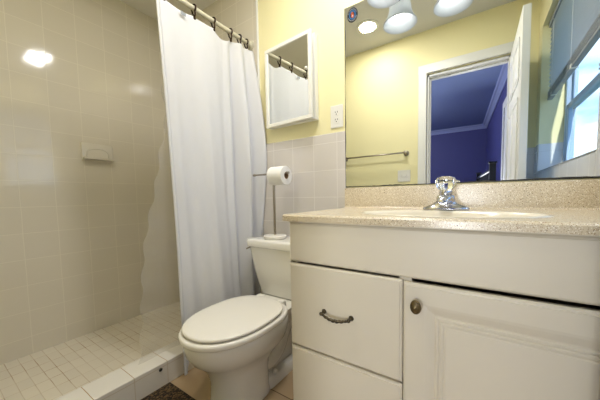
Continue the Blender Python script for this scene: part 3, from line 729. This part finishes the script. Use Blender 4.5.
# round sticker in the mirror's top corner
st = thing('sticker', 'round black sticker with a blue ring and orange emblem on the mirror corner', 'sticker', (-.570, -.0068, 1.866))
def disc(r, y, mat, name, sc=(1, 1), parent=st, cx_=0, cz_=0, th=.0004):
    b = BM(); lathe(b, [(.0001, 0), (r, 0), (r, th), (.0001, th)], 40, Matrix.Translation((cx_, y, cz_)) @ Matrix.Rotation(PI/2, 4, 'X') @ Matrix.Diagonal((sc[0], sc[1], 1, 1))); return obj(name, b, mat, parent)
disc(.034, .0003, m_black, 'disc', (.86, 1.08))
def ringm(r0, r1, y, mat, name, a0=0, a1=2*PI, cx_=0, cz_=0, sx=.86, sz=1.08, n=40, parent=st):
    b = BM(); pr = []
    for i in range(n+1):
        a = a0+(a1-a0)*i/n; c, s_ = math.cos(a), math.sin(a)
        pr.append([(cx_+r0*c*sx, y, cz_+r0*s_*sz), (cx_+r1*c*sx, y, cz_+r1*s_*sz), (cx_+r1*c*sx, y+.0003, cz_+r1*s_*sz), (cx_+r0*c*sx, y+.0003, cz_+r0*s_*sz)])
    loft(b, pr, True, True); return obj(name, b, mat, parent)
ringm(.0155, .0205, -.0006, m_sblue, 'blue_ring')
for k in range(26):
    if k % 13 in (0, 12): continue
    a = 2*PI*k/26; ringm(.0255, .0275, -.0006, m_swht, 'ring_lettering', a+.05, a+.17, n=3)
ringm(.0035, .0068, -.0007, m_sorg, 'emblem_upper_loop', cz_=.007, cx_=-.001); ringm(.0045, .0080, -.0007, m_sorg, 'emblem_lower_loop', cz_=-.0055, cx_=.001)
disc(.0028, -.0006, m_swht, 'emblem_centre', cx_=.001, cz_=-.0055)
# small framed mirror cabinet over the toilet
cm = thing('mirror_cabinet', 'small square white-framed mirror cabinet on the yellow wall over the toilet', 'mirror', (-.963, -.001, 1.605))
hw, hh, fw, dp = .180, .238, .022, .050
b = BM(); box(b, (-hw+.002, -dp+.016, -hh+.002), (hw-.002, 0, hh-.002), .002); obj('case', b, m_frame, cm)
cdoor = None
b = BM()
for (x0, x1, z0, z1) in ((0, 2*hw, -hh, -hh+fw), (0, 2*hw, hh-fw, hh), (0, fw, -hh+fw, hh-fw), (2*hw-fw, 2*hw, -hh+fw, hh-fw)): box(b, (x0, -.016, z0), (x1, 0, z1), .003)
cdoor = obj('door', b, m_frame, cm, loc=(-hw, -dp+.017, 0), rot=(0, 0, -math.radians(4.2)))
b = BM(); box(b, (fw-.002, -.009, -hh+fw-.002), (2*hw-fw+.002, -.005, hh-fw+.002)); obj('glass', b, m_mir, cdoor)
b = BM(); lathe(b, [(.005, 0), (.004, .008), (.008, .012), (.0085, .017), (.005, .021), (.0001, .022)], 16, rot_to((0, -1, 0), (2*hw-fw-.002, -.016, .03))); obj('knob', b, m_plate, cdoor, True)

# outlet
ou = thing('outlet', 'white duplex outlet plate on the wall left of the large mirror', 'outlet', (-.668, -.0005, 1.368))
b = BM(); box(b, (-.038, -.006, -.061), (.038, 0, .061), .003, 3); obj('plate', b, m_plate, ou)
for z in (-.02, .02):
    b = BM(); lathe(b, [(.0001, 0), (.017, 0), (.0165, .002), (.0001, .002)], 28, rot_to((0, -1, 0), (0, -.006, z))); o = obj('socket', b, m_plate, ou)
    b = BM()
    for x in (-.0065, .0065): box(b, (x-.0013, -.0088, z-.001), (x+.0013, -.0078, z+.008))
    lathe(b, [(.0001, 0), (.0028, 0), (.0028, .001), (.0001, .001)], 12, rot_to((0, -1, 0), (0, -.0078, z-.008))); obj('slot', b, m_slot, o)
# things on the opposite wall, seen in the mirror
sw = thing('light_switch', 'white switch plate on the yellow wall beside the doorway, in the mirror', 'light switch', (-.632, YF+.0005, 1.118))
b = BM(); box(b, (-.060, 0, -.057), (.060, .006, .057), .003, 3); obj('plate', b, m_plate, sw)
for x in (-.023, .023):
    b = BM(); box(b, (x-.005, .005, -.011), (x+.005, .0065, .011)); box(b, (x-.0035, .006, -.001), (x+.0035, .017, .008), .001); obj('toggle', b, m_plate, sw)
tb = thing('towel_bar', 'dull metal towel bar on the yellow wall reflected in the large mirror', 'towel bar', (-.935, YF, 1.338))
b = BM(); tube(b, [(-.325, .06, 0), (.325, .06, 0)], .008, 14); obj('bar', b, m_nickel, tb, True)
for x in (-.325, .325):
    b = BM(); lathe(b, [(.0001, 0), (.026, 0), (.026, .006), (.014, .014), (.011, .045), (.016, .052), (.016, .068), (.012, .072), (.0001, .073)], 24, rot_to((0, 1, 0), (x, .0005, 0))); obj('bracket', b, m_nickel, tb, True, angle=45)
# dark railing in the bedroom
A0, A1, RH = Vector((.105, -2.02, 0)), Vector((-.02, -3.62, 0)), 1.19
ch = thing('railing', 'dark wooden railing with balusters in the blue room, seen through the doorway in the mirror', 'railing', A0, math.atan2((A1-A0).y, (A1-A0).x))
RL = (A1-A0).length
for x in (0, RL):
    b = BM(); box(b, (x-.028, -.028, 0), (x+.028, .028, RH+.05), .004); box(b, (x-.036, -.036, RH+.05), (x+.036, .036, RH+.068), .004); obj('post', b, m_dark, ch)
b = BM(); box(b, (.028, -.022, RH-.03), (RL-.028, .022, RH), .006); obj('handrail', b, m_dark, ch)
b = BM(); box(b, (.028, -.016, .10), (RL-.028, .016, .14), .003); obj('bottom_rail', b, m_dark, ch)
for k in range(12):
    b = BM(); x = .028+(RL-.056)*(k+.8)/12.6; box(b, (x-.012, -.012, .14), (x+.012, .012, RH-.03)); obj('baluster', b, m_dark, ch)

# ================================================================== LAMPS
vl = thing('vanity_light', 'wall light with three frosted bell glass shades above the vanity mirror', 'light fixture', (-.12, 0, 1.995))
b = BM(); box(b, (-.34, -.024, -.045), (.34, -.0005, .045), .008, 3); obj('backplate', b, m_nickel, vl, True, angle=40)
LX = [-.24, 0, .24]; LYo = -.125
for i, x in enumerate(LX):
    b = BM(); P = [(x, -.02, 0), (x, -.06, .012), (x, -.10, .005), (x, LYo, -.02), (x, LYo, -.045)]; tube(b, P, .008, 12)
    lathe(b, [(.0001, -.02), (.018, -.022), (.026, -.035), (.026, -.06), (.0001, -.06)], 24, Matrix.Translation((x, LYo, 0))); obj('arm', b, m_nickel, vl, True, angle=50)
    b = BM(); lathe(b, [(.026, -.052), (.034, -.060), (.046, -.075), (.052, -.100), (.056, -.130), (.064, -.155), (.076, -.175), (.083, -.184), (.0835, -.190), (.080, -.189), (.072, -.176), (.061, -.157), (.053, -.131), (.049, -.101), (.043, -.078), (.031, -.063), (.024, -.056)], 40, Matrix.Translation((x, LYo, 0)))
    obj('shade', b, m_shade, vl, True)
    b = BM(); lathe(b, [(.013, -.060), (.014, -.085), (.020, -.100), (.0275, -.120), (.0285, -.135), (.024, -.150), (.014, -.158), (.0001, -.160)], 24, Matrix.Translation((x, LYo, 0)))
    obj('bulb', b, m_bulb, vl, True)
dl = thing('ceiling_downlight', 'round recessed ceiling light glowing white, seen in the mirror', 'ceiling light', (-.868, -1.030, H))
b = BM(); lathe(b, [(.070, -.002), (.098, -.001), (.098, -.006), (.092, -.010), (.072, -.008), (.070, -.002)], 40); obj('trim_ring', b, m_trim, dl, True, angle=50)
b = BM(); lathe(b, [(.0001, -.006), (.071, -.006), (.071, -.003), (.0001, -.003)], 40); obj('lens', b, m_lens, dl)
ld = bpy.data.lights.new('downlight', 'AREA'); ld.shape = 'DISK'; ld.size = .14; ld.energy = DOWN_W; ld.color = (1, .95, .88); link('downlight', ld, None, (-.868, -1.030, H-.012))
# out-of-view lamp and shade, added to light the bedroom
cb_ = thing('bedroom_fill_lamp', 'added unseen ceiling lamp lighting the blue room beyond the doorway', 'ceiling light', (-1.9, -3.3, H))
b = BM(); lathe(b, [(.0001, 0), (.15, 0), (.15, -.02), (.12, -.07), (.06, -.10), (.0001, -.11)], 32); obj('shade', b, m_shade, cb_, True)
ld = bpy.data.lights.new('bedroom_fill', 'POINT'); ld.energy = ROOM_W; ld.color = (.9, .93, 1); ld.shadow_soft_size = .12; link('bedroom_fill', ld, None, (-1.9, -3.3, H-.25))
